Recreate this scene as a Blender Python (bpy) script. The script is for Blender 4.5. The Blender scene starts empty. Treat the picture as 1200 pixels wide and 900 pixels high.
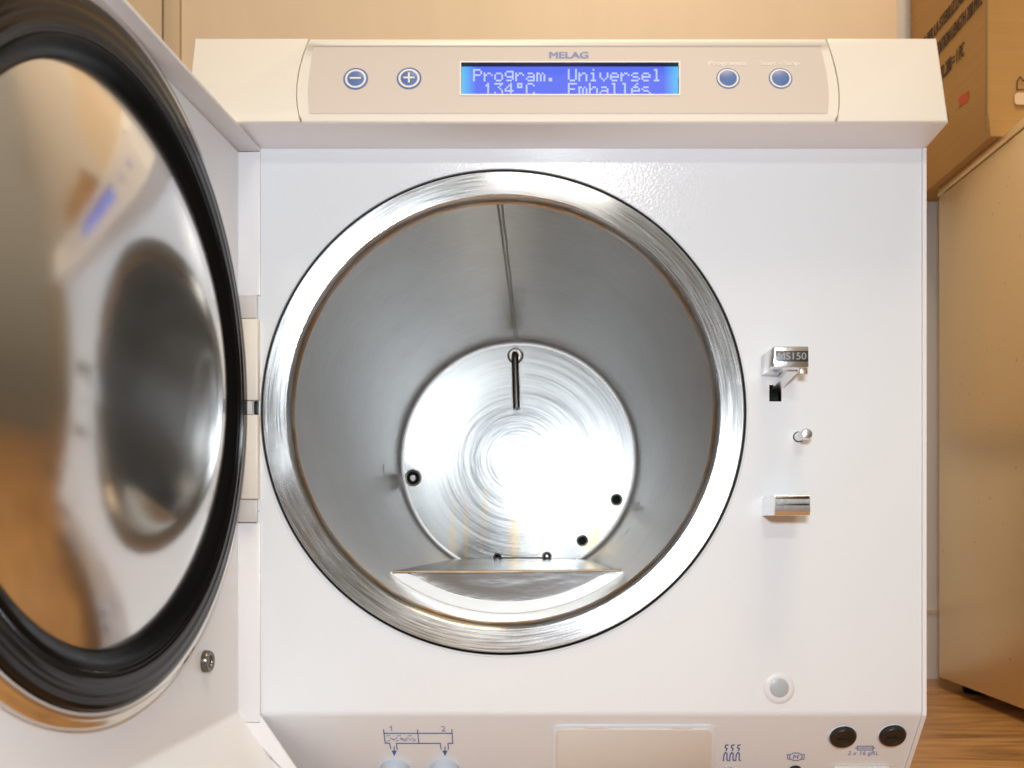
import bpy, bmesh, math, random
from mathutils import Vector, Matrix
random.seed(7)
S = bpy.context.scene
C = S.collection
F, D, PX, PY = 1140.0, 0.57, 631.0, 612.0       # focal length in photo pixels, distance of the front panel, principal point

# ---------------------------------------------------------------- camera
cam_d = bpy.data.cameras.new('camera'); cam = bpy.data.objects.new('camera', cam_d); C.objects.link(cam)
cam.location = (0, -D, 0); cam.rotation_euler = (math.radians(90), 0, 0)
cam_d.sensor_width = 36; cam_d.lens = F/1200*36
cam_d.shift_x = (600-PX)/1200; cam_d.shift_y = (PY-450)/1200
cam_d.clip_start = 0.01; cam_d.clip_end = 50
cam_d.dof.use_dof = True; cam_d.dof.focus_distance = 0.67; cam_d.dof.aperture_fstop = 12
S.camera = cam
S.view_settings.view_transform = 'Standard'; S.view_settings.look = 'None'
S.view_settings.exposure = 0.0; S.view_settings.gamma = 1.0

# ---------------------------------------------------------------- world: the dim warm room behind the camera
W = bpy.data.worlds.new('World'); S.world = W; W.use_nodes = True
wn = W.node_tree; bg = wn.nodes['Background']
tc = wn.nodes.new('ShaderNodeTexCoord'); sep = wn.nodes.new('ShaderNodeSeparateXYZ')
mr = wn.nodes.new('ShaderNodeMapRange'); mr.inputs[1].default_value = -1; mr.inputs[2].default_value = 1
ramp = wn.nodes.new('ShaderNodeValToRGB')
wn.links.new(tc.outputs['Generated'], sep.inputs[0]); wn.links.new(sep.outputs['Z'], mr.inputs[0])
wn.links.new(mr.outputs[0], ramp.inputs[0]); wn.links.new(ramp.outputs[0], bg.inputs[0])
er = ramp.color_ramp.elements
er[0].position = 0.30; er[0].color = (0.16, 0.11, 0.07, 1)
er[1].position = 1.0;  er[1].color = (0.88, 0.74, 0.56, 1)
e = er.new(0.52); e.color = (0.27, 0.20, 0.13, 1)
e = er.new(0.70); e.color = (0.54, 0.44, 0.31, 1)
bg.inputs[1].default_value = 0.62

# ---------------------------------------------------------------- lamps: camera flash, warm ceiling lamp, added glint light
def area(name, loc, target, sx, sy, power, color):
    l = bpy.data.lights.new(name, 'AREA'); l.shape = 'RECTANGLE'; l.size = sx; l.size_y = sy
    l.energy = power; l.color = color
    o = bpy.data.objects.new(name, l); C.objects.link(o); o.location = loc
    o.rotation_euler = (Vector(target)-Vector(loc)).to_track_quat('-Z', 'Y').to_euler()
    return o
area('flash_lamp', (0.022, -0.60, 0.088), (0.012, 0.0, 0.05), 0.06, 0.035, 2.45, (0.83, 0.915, 1.0))
area('ceiling_lamp', (0.25, -0.42, 1.75), (0.15, 0.2, 0.1), 0.6, 0.6, 17.0, (1.0, 0.74, 0.44))
area('glint_light', (0.055, -2.5, 1.115), (0.0, 0, 0.2), 0.42, 0.10, 8.0, (1.0, 0.97, 0.92))  # added light without a visible source, makes the speckled glint under the control panel

# ---------------------------------------------------------------- materials
def mat(name, col, rough=0.5, metal=0.0, **k):
    m = bpy.data.materials.new(name); m.use_nodes = True
    b = m.node_tree.nodes['Principled BSDF']
    b.inputs['Base Color'].default_value = (*col, 1); b.inputs['Roughness'].default_value = rough
    b.inputs['Metallic'].default_value = metal
    for kk, v in k.items(): b.inputs[kk.replace('_', ' ')].default_value = v
    return m
def N(m, t, **k):
    n = m.node_tree.nodes.new(t)
    for a, v in k.items(): setattr(n, a, v)
    return n
def L(m, a, b): m.node_tree.links.new(a, b)
def math_node(m, op, a, b=None):
    n = N(m, 'ShaderNodeMath', operation=op)
    for i, v in enumerate((a, b)):
        if v is None: continue
        if isinstance(v, (int, float)): n.inputs[i].default_value = v
        else: L(m, v, n.inputs[i])
    return n.outputs[0]
def noise(m, vec, scale, detail=2.0, rough=0.5):
    n = N(m, 'ShaderNodeTexNoise'); n.inputs['Scale'].default_value = scale
    n.inputs['Detail'].default_value = detail; n.inputs['Roughness'].default_value = rough
    if vec is not None: L(m, vec, n.inputs['Vector'])
    return n.outputs[0]
def objco(m): return N(m, 'ShaderNodeTexCoord').outputs['Object']
def mapping(m, vec, scale):
    n = N(m, 'ShaderNodeMapping'); n.inputs['Scale'].default_value = scale; L(m, vec, n.inputs['Vector']); return n.outputs[0]
def bump(m, h, strength, dist):
    n = N(m, 'ShaderNodeBump'); n.inputs['Strength'].default_value = strength; n.inputs['Distance'].default_value = dist
    L(m, h, n.inputs['Height']); L(m, n.outputs[0], m.node_tree.nodes['Principled BSDF'].inputs['Normal']); return n
def rampcol(m, fac, stops):
    n = N(m, 'ShaderNodeValToRGB'); L(m, fac, n.inputs[0]); r = n.color_ramp
    r.elements[0].position, r.elements[0].color = stops[0][0], (*stops[0][1], 1)
    r.elements[1].position, r.elements[1].color = stops[-1][0], (*stops[-1][1], 1)
    for p, c in stops[1:-1]: el = r.elements.new(p); el.color = (*c, 1)
    return n.outputs[0]
def setin(m, name, out): L(m, out, m.node_tree.nodes['Principled BSDF'].inputs[name])
def mixcol(m, fac, a, b):
    n = N(m, 'ShaderNodeMix', data_type='RGBA')
    if isinstance(fac, (int, float)): n.inputs[0].default_value = fac
    else: L(m, fac, n.inputs[0])
    for i, v in ((6, a), (7, b)):
        if isinstance(v, tuple): n.inputs[i].default_value = (*v, 1)
        else: L(m, v, n.inputs[i])
    return n.outputs[2]

def enamel(name, col, rough=0.28, speck=True):      # powder coat with orange peel, faint grime
    m = mat(name, col, rough)
    o = objco(m)
    bump(m, noise(m, o, 620, 1), 0.26, 0.0003)
    g = noise(m, o, 5, 5, 0.55)
    setin(m, 'Base Color', rampcol(m, g, [(0.2, tuple(c*0.965 for c in col)), (0.8, col)]))
    if speck:
        setin(m, 'Roughness', math_node(m, 'MULTIPLY_ADD', noise(m, o, 30, 3), 0.06))
        m.node_tree.nodes[-1].inputs[2].default_value = rough-0.03
    return m
M = {}
M['enamel'] = enamel('white_enamel', (0.765, 0.80, 0.84), 0.14)
M['side'] = enamel('side_enamel', (0.80, 0.80, 0.82), 0.3)
M['door'] = enamel('door_enamel', (0.76, 0.77, 0.79), 0.32)
M['cream'] = enamel('cream_plastic', (0.80, 0.75, 0.665), 0.38)
M['membrane'] = mat('membrane_film', (0.64, 0.57, 0.51), 0.35)
bump(M['membrane'], noise(M['membrane'], objco(M['membrane']), 900, 2), 0.15, 0.0002)
M['border'] = mat('grey_print', (0.45, 0.43, 0.44), 0.5)
M['lip'] = mat('white_lip', (0.86, 0.82, 0.78), 0.4)
M['blue'] = mat('blue_print', (0.08, 0.14, 0.40), 0.4)
M['paleblue'] = mat('pale_blue_print', (0.10, 0.18, 0.42), 0.4)
M['whiteprint'] = mat('white_print', (0.85, 0.80, 0.74), 0.4)
M['lilac'] = mat('lilac_print', (0.24, 0.27, 0.47), 0.5)
M['black'] = mat('black_plastic', (0.012, 0.010, 0.010), 0.35)
M['rubber'] = mat('black_rubber', (0.006, 0.005, 0.005), 0.10, Specular_IOR_Level=0.24)
M['rubbermatt'] = mat('matt_black_rubber', (0.004, 0.004, 0.004), 0.36, Specular_IOR_Level=0.10)
M['dark'] = mat('dark_void', (0.01, 0.009, 0.008), 0.8)
M['greyplastic'] = mat('grey_plastic', (0.42, 0.41, 0.40), 0.4)
M['labelgrey'] = mat('label_panel', (0.72, 0.70, 0.66), 0.5)
M['coupling'] = mat('blue_grey_plastic', (0.52, 0.58, 0.66), 0.3)
M['button_rim'] = mat('button_white_rubber', (0.72, 0.73, 0.75), 0.4)
M['button_core'] = mat('button_grey_core', (0.42, 0.45, 0.48), 0.35)

def polar(m, o, axis='Y'):
    s = N(m, 'ShaderNodeSeparateXYZ'); L(m, o, s.inputs[0])
    x, y, z = s.outputs
    r = math_node(m, 'SQRT', math_node(m, 'ADD', math_node(m, 'MULTIPLY', x, x), math_node(m, 'MULTIPLY', z, z)))
    return x, y, z, r, math_node(m, 'DIVIDE', x, r), math_node(m, 'DIVIDE', z, r)
def combine(m, a, b, c):
    n = N(m, 'ShaderNodeCombineXYZ')
    for i, v in enumerate((a, b, c)):
        if isinstance(v, (int, float)): n.inputs[i].default_value = v
        else: L(m, v, n.inputs[i])
    return n.outputs[0]
def tangent(m):
    t = N(m, 'ShaderNodeTangent', direction_type='RADIAL', axis='Y'); setin(m, 'Tangent', t.outputs[0]); m.node_tree.nodes['Principled BSDF'].inputs['Anisotropic Rotation'].default_value = 0.25

def turned_steel(name, col, rough, aniso, k=900, ang=2.5, strength=0.25, stains=False, sparkle=0.0, scr=0.0):   # lathe-turned face
    m = mat(name, col, rough, 1.0, Anisotropic=aniso)
    o = objco(m); x, y, z, r, c, s = polar(m, o); tangent(m)
    v = combine(m, math_node(m, 'MULTIPLY', r, k), math_node(m, 'MULTIPLY', c, ang), math_node(m, 'MULTIPLY', s, ang))
    h = noise(m, v, 1.0, 4, 0.65)
    if sparkle:
        sp = noise(m, o, 700, 2, 0.6)
        h = math_node(m, 'ADD', h, math_node(m, 'MULTIPLY', sp, sparkle))
    bump(m, h, strength, 0.0003)
    g = noise(m, o, 14, 5, 0.6)
    setin(m, 'Roughness', rampcol(m, g, [(0.3, (rough-0.03,)*3), (0.7, (rough+0.04,)*3)]))
    if stains:
        vv = mapping(m, o, (70, 1, 5)); st = noise(m, vv, 1.0, 2)
        low = N(m, 'ShaderNodeMapRange'); L(m, z, low.inputs[0]); low.inputs[1].default_value = 0.0; low.inputs[2].default_value = -0.075
        fac = math_node(m, 'MULTIPLY', rampcol(m, st, [(0.53, (0, 0, 0)), (0.66, (1, 1, 1))]), low.outputs[0])
        setin(m, 'Base Color', mixcol(m, math_node(m, 'MULTIPLY', fac, 0.7), col, (0.50, 0.38, 0.20)))
    if scr:
        s2 = combine(m, math_node(m, 'MULTIPLY', r, k*1.4), math_node(m, 'MULTIPLY', c, ang*2.2), math_node(m, 'MULTIPLY', s, ang*2.2))
        f = rampcol(m, noise(m, s2, 1.0, 5, 0.7), [(0.34, (0, 0, 0)), (0.66, (1, 1, 1))])
        setin(m, 'Base Color', mixcol(m, f, tuple(q*(1-scr) for q in col), tuple(min(1, q*(1+scr)) for q in col)) if not stains else mixcol(m, math_node(m, 'MULTIPLY', fac, 0.6), mixcol(m, f, tuple(q*(1-scr) for q in col), tuple(min(1, q*(1+scr)) for q in col)), (0.30, 0.22, 0.11)))
        setin(m, 'Roughness', rampcol(m, f, [(0.0, (rough-0.05,)*3), (1.0, (rough+0.06,)*3)]))
    return m
M['flange'] = turned_steel('turned_flange_steel', (0.42, 0.418, 0.41), 0.215, 1.0, 900, 2.0, 0.035, sparkle=0.5, scr=0.05)
M['disc'] = turned_steel('turned_end_plate_steel', (0.225, 0.225, 0.22), 0.19, 0.35, 420, 0.35, 0.03, stains=True, sparkle=0.5, scr=0.14)
M['knuckle'] = turned_steel('rolled_edge_steel', (0.88, 0.87, 0.85), 0.52, 0.0, 1500, 2.0, 0.10, scr=0.3)
def wall_steel():
    m = mat('brushed_chamber_steel', (0.62, 0.62, 0.60), 0.32, 1.0, Anisotropic=0.3)
    o = objco(m); x, y, z, r, c, s = polar(m, o); tangent(m)
    v = combine(m, math_node(m, 'MULTIPLY', y, 450), math_node(m, 'MULTIPLY', c, 1.5), math_node(m, 'MULTIPLY', s, 1.5))
    fan = noise(m, combine(m, math_node(m, 'MULTIPLY', y, 1.2), math_node(m, 'MULTIPLY', c, 9), math_node(m, 'MULTIPLY', s, 9)), 1.0, 3, 0.6)
    bump(m, math_node(m, 'ADD', math_node(m, 'MULTIPLY', noise(m, v, 1.0, 2, 0.5), 0.02), math_node(m, 'MULTIPLY', fan, 2.0)), 0.10, 0.0005)
    f2 = rampcol(m, noise(m, combine(m, math_node(m, 'MULTIPLY', y, 900), math_node(m, 'MULTIPLY', c, 9), math_node(m, 'MULTIPLY', s, 9)), 1.0, 4, 0.65), [(0.25, (0.84, 0.84, 0.84)), (0.75, (1.0, 1.0, 1.0))])
    g = noise(m, combine(m, math_node(m, 'MULTIPLY', y, 12), math_node(m, 'MULTIPLY', c, 2.2), math_node(m, 'MULTIPLY', s, 2.2)), 1.0, 5, 0.6)
    setin(m, 'Roughness', rampcol(m, g, [(0.3, (0.34,)*3), (0.7, (0.38,)*3)]))
    setin(m, 'Base Color', rampcol(m, g, [(0.3, (0.88, 0.87, 0.85)), (0.7, (0.97, 0.96, 0.94))]))
    bc = m.node_tree.nodes['Principled BSDF'].inputs['Base Color'].links[0].from_socket
    mx = N(m, 'ShaderNodeMix', data_type='RGBA', blend_type='MULTIPLY'); mx.inputs[0].default_value = 1.0; L(m, bc, mx.inputs[6]); L(m, f2, mx.inputs[7]); setin(m, 'Base Color', mx.outputs[2])
    return m
M['wall'] = wall_steel()
m = M['brown'] = mat('tarnished_steel', (0.62, 0.42, 0.25), 0.40, 1.0)
setin(m, 'Base Color', rampcol(m, noise(m, objco(m), 45, 3), [(0.42, (0.66, 0.63, 0.60)), (0.60, (0.60, 0.42, 0.26))]))
M['weld'] = mat('weld_steel', (0.80, 0.77, 0.72), 0.3, 1.0)
bump(M['weld'], noise(M['weld'], mapping(M['weld'], objco(M['weld']), (1, 0.25, 1)), 900, 3), 0.8, 0.0006)
M['chrome'] = mat('polished_chrome', (0.78, 0.78, 0.78), 0.10, 1.0)
M['cast'] = mat('cast_chrome', (0.78, 0.78, 0.78), 0.27, 1.0)
bump(M['cast'], noise(M['cast'], objco(M['cast']), 500, 2), 0.3, 0.0003)
M['knucklegrey'] = mat('pale_grey_hinge', (0.60, 0.58, 0.56), 0.35)
M['castletters'] = mat('worn_raised_metal', (0.34, 0.33, 0.32), 0.4, 0.8)
M['castdark'] = mat('dark_cast_metal', (0.10, 0.10, 0.10), 0.4, 1.0)
M['tube'] = mat('dark_steel_tube', (0.16, 0.15, 0.14), 0.28, 1.0)
M['dome'] = mat('mirror_lid_steel', (0.68, 0.66, 0.64), 0.14, 1.0)
bump(M['dome'], noise(M['dome'], objco(M['dome']), 38, 3), 0.05, 0.002)
M['rimsteel'] = mat('lid_rim_steel', (0.70, 0.66, 0.60), 0.14, 1.0)
m = M['shelf'] = mat('rolled_steel_sheet', (0.70, 0.69, 0.67), 0.16, 1.0)
bump(m, noise(m, mapping(m, objco(m), (1, 1, 1)), 260, 3), 0.25, 0.0004)
m = M['lipsteel'] = mat('mottled_lip_steel', (0.62, 0.62, 0.63), 0.17, 1.0)
bump(m, noise(m, mapping(m, objco(m), (1, 1, 3)), 28, 3), 0.25, 0.0012)
M['whiteband'] = mat('pale_gasket_edge', (0.52, 0.51, 0.49), 0.45, 0.7)

m = M['wallpaint'] = mat('wall_tile', (0.80, 0.77, 0.75), 0.35)
bump(m, noise(m, objco(m), 40, 3), 0.1, 0.001)
def laminate(name, col, dark):
    m = mat(name, col, 0.42); o = objco(m)
    g = noise(m, mapping(m, o, (6, 6, 1.2)), 3, 5, 0.6)
    setin(m, 'Base Color', rampcol(m, g, [(0.3, dark), (0.7, col)]))
    bump(m, noise(m, o, 500, 2), 0.1, 0.0003)
    return m
M["cup"] = laminate("beige_laminate", (0.88, 0.745, 0.59), (0.83, 0.70, 0.55))
M["cup_dark"] = laminate("tan_laminate", (0.66, 0.54, 0.40), (0.60, 0.49, 0.36))
m = M['wood'] = mat('oak_worktop', (0.35, 0.2, 0.1), 0.38)
o = objco(m)
warp = noise(m, mapping(m, o, (3, 14, 1)), 1.0, 3)
gv = combine(m, math_node(m, 'MULTIPLY', N(m, 'ShaderNodeSeparateXYZ').outputs[0], 1.0), 0, 0)
sx = [n for n in m.node_tree.nodes if n.bl_idname == 'ShaderNodeSeparateXYZ'][-1]; L(m, o, sx.inputs[0])
vv = combine(m, math_node(m, 'MULTIPLY', sx.outputs[0], 7), math_node(m, 'ADD', math_node(m, 'MULTIPLY', sx.outputs[1], 60), math_node(m, 'MULTIPLY', warp, 6)), 0)
g1 = noise(m, vv, 1.0, 6, 0.62)
vv2 = combine(m, math_node(m, 'MULTIPLY', sx.outputs[0], 22), math_node(m, 'MULTIPLY', sx.outputs[1], 420), 0)
g2 = noise(m, vv2, 1.0, 3, 0.6)
c1 = rampcol(m, g1, [(0.28, (0.14, 0.06, 0.02)), (0.45, (0.38, 0.19, 0.062)), (0.58, (0.54, 0.29, 0.10)), (0.75, (0.66, 0.38, 0.15))])
c2 = mixcol(m, math_node(m, 'MULTIPLY', rampcol(m, g2, [(0.55, (0, 0, 0)), (0.72, (1, 1, 1))]), 0.45), c1, (0.10, 0.045, 0.016))
setin(m, 'Base Color', c2); bump(m, g1, 0.1, 0.001)
m = M['card'] = mat('brown_cardboard', (0.42, 0.235, 0.09), 0.85); o = objco(m)
g = noise(m, mapping(m, o, (3, 3, 260)), 1.0, 2); g2 = noise(m, o, 900, 2)
setin(m, 'Base Color', mixcol(m, g2, rampcol(m, g, [(0.3, (0.44, 0.25, 0.085)), (0.7, (0.50, 0.285, 0.098))]), (0.47, 0.27, 0.09)))
bump(m, g, 0.15, 0.0005)
M['cardcore'] = mat('torn_cardboard_edge', (0.30, 0.19, 0.09), 0.9)
M['ink'] = mat('brown_ink', (0.035, 0.018, 0.008), 0.7)
M['red'] = mat('red_sticker', (0.55, 0.07, 0.03), 0.6)
M['palelabel'] = mat('pale_sticker', (0.75, 0.55, 0.38), 0.6)
m = M['steelbox'] = mat('warm_brushed_steel', (0.84, 0.73, 0.53), 0.30, 1.0); o = objco(m)
g = noise(m, mapping(m, o, (350, 350, 4)), 1.0, 4, 0.6); g2 = noise(m, o, 7, 5)
setin(m, 'Roughness', rampcol(m, g2, [(0.3, (0.33,)*3), (0.7, (0.44,)*3)])); bump(m, g, 0.10, 0.0003)
sp = noise(m, o, 130, 3, 0.6)
setin(m, 'Base Color', mixcol(m, math_node(m, 'MULTIPLY', rampcol(m, sp, [(0.68, (0, 0, 0)), (0.76, (1, 1, 1))]), 0.6), (0.84, 0.73, 0.53), (0.22, 0.14, 0.07)))
def emis(name, col, strength, base=(0, 0, 0)):
    m = mat(name, base, 0.25); b = m.node_tree.nodes['Principled BSDF']
    b.inputs['Emission Color'].default_value = (*col, 1); b.inputs['Emission Strength'].default_value = strength
    return m
m = M['lcd'] = emis('blue_backlit_lcd', (0.10, 0.17, 0.95), 0.85, (0.03, 0.03, 0.12)); o = objco(m)
s = N(m, 'ShaderNodeSeparateXYZ'); L(m, o, s.inputs[0])
ax = math_node(m, 'ABSOLUTE', s.outputs[0])
edge = N(m, 'ShaderNodeMapRange'); L(m, ax, edge.inputs[0]); edge.inputs[1].default_value = 0.0525; edge.inputs[2].default_value = 0.0605
setin(m, 'Emission Color', mixcol(m, edge.outputs[0], (0.10, 0.17, 0.95), (0.12, 0.62, 1.0)))
M['lcdtext'] = emis('lit_lcd_dots', (0.62, 0.72, 1.0), 0.95)

# ---------------------------------------------------------------- mesh helpers
def link_mesh(name, me, m, parent=None, loc=None, rot=None, smooth=35):
    if m is not None: me.materials.append(m)
    if smooth:
        for p in me.polygons: p.use_smooth = True
        me.set_sharp_from_angle(angle=math.radians(smooth))
    o = bpy.data.objects.new(name, me); C.objects.link(o)
    if loc is not None or rot is not None:
        o.matrix_world = Matrix.Translation(loc or (0, 0, 0)) @ (rot.to_4x4() if rot is not None else Matrix())
    if parent is not None:
        mw = o.matrix_basis.copy(); o.parent = parent
        o.matrix_parent_inverse = world_of(parent).inverted(); o.matrix_basis = mw
    return o
def world_of(o):
    if o.parent is None: return o.matrix_basis.copy()
    return world_of(o.parent) @ o.matrix_parent_inverse @ o.matrix_basis
def from_bm(name, bm, m, parent=None, **k):
    bmesh.ops.recalc_face_normals(bm, faces=bm.faces)
    me = bpy.data.meshes.new(name); bm.to_mesh(me); bm.free()
    return link_mesh(name, me, m, parent, **k)
def raw(name, verts, faces, m, parent=None, **k):
    me = bpy.data.meshes.new(name); me.from_pydata([tuple(v) for v in verts], [], faces); me.update()
    return link_mesh(name, me, m, parent, **k)
def bm_box(bm, x0, x1, y0, y1, z0, z1, bev=0, seg=2):
    r = bmesh.ops.create_cube(bm, size=1)
    vs = r['verts']
    for v in vs: v.co = ((x0+x1)/2+v.co.x*(x1-x0), (y0+y1)/2+v.co.y*(y1-y0), (z0+z1)/2+v.co.z*(z1-z0))
    if bev:
        es = list({e for v in vs for e in v.link_edges})
        bmesh.ops.bevel(bm, geom=es, offset=bev, segments=seg, affect='EDGES', profile=0.5)
def box(name, x0, x1, y0, y1, z0, z1, m, parent=None, bev=0, **k):
    bm = bmesh.new(); bm_box(bm, x0, x1, y0, y1, z0, z1, bev); return from_bm(name, bm, m, parent, **k)
def lathe_bm(bm, prof, n=160, closed=False):          # profile (r, y), axis = local Y
    rings = []
    for r, h in prof:
        if r < 1e-7: rings.append([bm.verts.new((0, h, 0))])
        else: rings.append([bm.verts.new((r*math.cos(2*math.pi*i/n), h, r*math.sin(2*math.pi*i/n))) for i in range(n)])
    pairs = list(zip(rings, rings[1:])) + ([(rings[-1], rings[0])] if closed else [])
    for a, b in pairs:
        for i in range(n):
            j = (i+1) % n
            if len(a) == 1 and len(b) == 1: continue
            if len(a) == 1: bm.faces.new((a[0], b[i], b[j]))
            elif len(b) == 1: bm.faces.new((a[i], a[j], b[0]))
            else: bm.faces.new((a[i], a[j], b[j], b[i]))
def lathe(name, prof, m, parent=None, n=160, closed=False, **k):
    bm = bmesh.new(); lathe_bm(bm, prof, n, closed); return from_bm(name, bm, m, parent, **k)
def prism(name, poly, dirv, m, parent=None, bev=0, **k):   # 3D polygon extruded along a vector
    bm = bmesh.new(); a = [bm.verts.new(p) for p in poly]; b = [bm.verts.new(Vector(p)+Vector(dirv)) for p in poly]
    n = len(poly); bm.faces.new(a); bm.faces.new(b[::-1])
    for i in range(n): bm.faces.new((a[i], b[i], b[(i+1) % n], a[(i+1) % n]))
    if bev: bmesh.ops.bevel(bm, geom=list(bm.edges), offset=bev, segments=2, affect='EDGES', profile=0.5)
    return from_bm(name, bm, m, parent, **k)
def tube_bm(bm, pts, r, n=16):
    pts = [Vector(p) for p in pts]; rings = []; up = Vector((1, 0, 0.01))
    for i, p in enumerate(pts):
        t = (pts[min(i+1, len(pts)-1)]-pts[max(i-1, 0)]).normalized()
        u = t.cross(up).normalized(); v = t.cross(u)
        rings.append([bm.verts.new(p+(u*math.cos(2*math.pi*k/n)+v*math.sin(2*math.pi*k/n))*r) for k in range(n)])
    for a, b in zip(rings, rings[1:]):
        for k in range(n): bm.faces.new((a[k], a[(k+1) % n], b[(k+1) % n], b[k]))
    bm.faces.new(rings[0][::-1]); bm.faces.new(rings[-1])
def cut(o, cutters):                                  # carve openings, keep as plain mesh
    for c in cutters:
        md = o.modifiers.new('b', 'BOOLEAN'); md.operation = 'DIFFERENCE'; md.solver = 'EXACT'; md.object = c
    dg = bpy.context.evaluated_depsgraph_get(); dg.update()
    me = bpy.data.meshes.new_from_object(o.evaluated_get(dg)); o.modifiers.clear(); o.data = me
    for p in me.polygons: p.use_smooth = True
    me.set_sharp_from_angle(angle=math.radians(30))
    for c in cutters: bpy.data.objects.remove(c, do_unlink=True)

# planes of the machine: point, in-plane right (u), in-plane up (v), outward normal (n)
class Plane:
    def __init__(s, p, v, n): s.p = Vector(p); s.v = Vector(v).normalized(); s.n = Vector(n).normalized(); s.u = s.v.cross(s.n)
    def at(s, px, py, lift=0.0):
        d = Vector(((px-PX)/F, 1, (PY-py)/F)); o = Vector((0, -D, 0))
        t = (s.p-o).dot(s.n)/d.dot(s.n); return o+d*t+s.n*lift
    def rot(s): return Matrix((s.u, s.n*-1, s.v)).transposed()     # local X right, Y into the panel, Z up
    def scale(s, px, py):                                         # metres per photo pixel, across
        return (s.at(px+1, py)-s.at(px-1, py)).length/2
    def vscale(s, px, py): return (s.at(px, py+1)-s.at(px, py-1)).length/2
ZT, ZB = 0.2193, -0.1125
FRONT = Plane((0, 0, 0), (0, 0, 1), (0, -1, 0))
ny, nz = 0.2246, 1.0
FACE = Plane((0, -0.0313, 0.2216), (0, ny, nz), (0, -nz, ny))
k = 0.70
SLOPE = Plane((0, 0, ZB), (0, -k, 1), (0, -1, -k))

def patch(name, poly_px, plane, m, parent, lift=0.0003, thick=0.0002):
    base = [plane.at(x, y, lift) for x, y in poly_px]
    return prism(name, base, plane.n*-thick, m, parent, smooth=0)
def rrect(x0, y0, x1, y1, r, n=5):
    p = []
    for cx, cy, a in ((x1-r, y0+r, -90), (x1-r, y1-r, 0), (x0+r, y1-r, 90), (x0+r, y0+r, 180)):
        for i in range(n+1):
            t = math.radians(a+90*i/n); p.append((cx+r*math.cos(t), cy+r*math.sin(t)))
    return p
def strokes(name, lines, w, plane, m, parent, lift=0.0003):        # drawn line marks, photo pixels -> plane
    vs, fs = [], []
    for ln in lines:
        for (x0, y0), (x1, y1) in zip(ln, ln[1:]):
            dx, dy = x1-x0, y1-y0; l = math.hypot(dx, dy) or 1; nx, nyy = -dy/l*w/2, dx/l*w/2; ex, ey = dx/l*w/2, dy/l*w/2
            b = len(vs)
            for q in ((x0-ex+nx, y0-ey+nyy), (x1+ex+nx, y1+ey+nyy), (x1+ex-nx, y1+ey-nyy), (x0-ex-nx, y0-ey-nyy)): vs.append(plane.at(*q, lift))
            fs.append((b, b+1, b+2, b+3))
    return raw(name, vs, fs, m, parent, smooth=0)
def disc(name, plane, px, py, rpx, m, parent, lift, prof=None, n=48):   # round thing on a panel; rpx in photo pixels across
    r = rpx*plane.scale(px, py)
    prof = prof or [(0, -0.0003), (0.92, -0.0003), (1, 0)]
    return lathe(name, [(a*r, b) for a, b in prof], m, parent, n=n, loc=plane.at(px, py, lift), rot=plane.rot())
def ring(name, plane, px, py, r0, r1, m, parent, lift, h=0.0002, n=48):
    s = plane.scale(px, py)
    return lathe(name, [(r0*s, 0), (r0*s, -h), (r1*s, -h), (r1*s, 0)], m, parent, n=n, loc=plane.at(px, py, lift), rot=plane.rot())
def text(name, body, origin, rot, h, m, parent, width=None, bold=0.0, extr=0.00008, align='CENTER', sp=1.0, fat=0.0):
    c = bpy.data.curves.new('t', 'FONT'); c.body = body; c.size = 1; c.align_x = align; c.align_y = 'CENTER'; c.offset = bold; c.space_character = sp
    o = bpy.data.objects.new('t', c); C.objects.link(o)
    dg = bpy.context.evaluated_depsgraph_get(); dg.update()
    me = bpy.data.meshes.new_from_object(o.evaluated_get(dg)); bpy.data.objects.remove(o, do_unlink=True)
    xs = [v.co.x for v in me.vertices]; ys = [v.co.y for v in me.vertices]
    sy = h/(max(ys)-min(ys)); sxx = width/(max(xs)-min(xs)) if width else sy
    cx = (max(xs)+min(xs))/2; cy = (max(ys)+min(ys))/2
    bm = bmesh.new(); bm.from_mesh(me)
    for v in bm.verts: v.co = Vector(((v.co.x-cx)*sxx, 0, (v.co.y-cy)*sy))
    ex = bmesh.ops.extrude_face_region(bm, geom=list(bm.faces))
    for v in ex['geom']:
        if isinstance(v, bmesh.types.BMVert): v.co.y -= extr
    if fat:
        g0 = list(bm.verts)+list(bm.edges)+list(bm.faces)
        for q in (-1, 1):
            d = bmesh.ops.duplicate(bm, geom=g0)
            for v in d['geom']:
                if isinstance(v, bmesh.types.BMVert): v.co += Vector((fat*q, -0.00001*(q+2), fat*0.3*q))
    return from_bm(name, bm, m, parent, loc=origin, rot=rot, smooth=0)
def ptext(name, body, plane, px, py, hpx, m, parent, wpx, bold=0.0, lift=0.0003):
    return text(name, body, plane.at(px, py, lift), plane.rot(), hpx*plane.vscale(px, py), m, parent, wpx*plane.scale(px, py), 0.0, fat=bold*plane.scale(px, py))

def thing(name, loc, label, cat):
    o = bpy.data.objects.new(name, None); C.objects.link(o); o.empty_display_size = 0.05; o.location = loc
    o['label'] = label; o['category'] = cat; return o
def tag(o, label, cat): o['label'] = label; o['category'] = cat; return o

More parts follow.
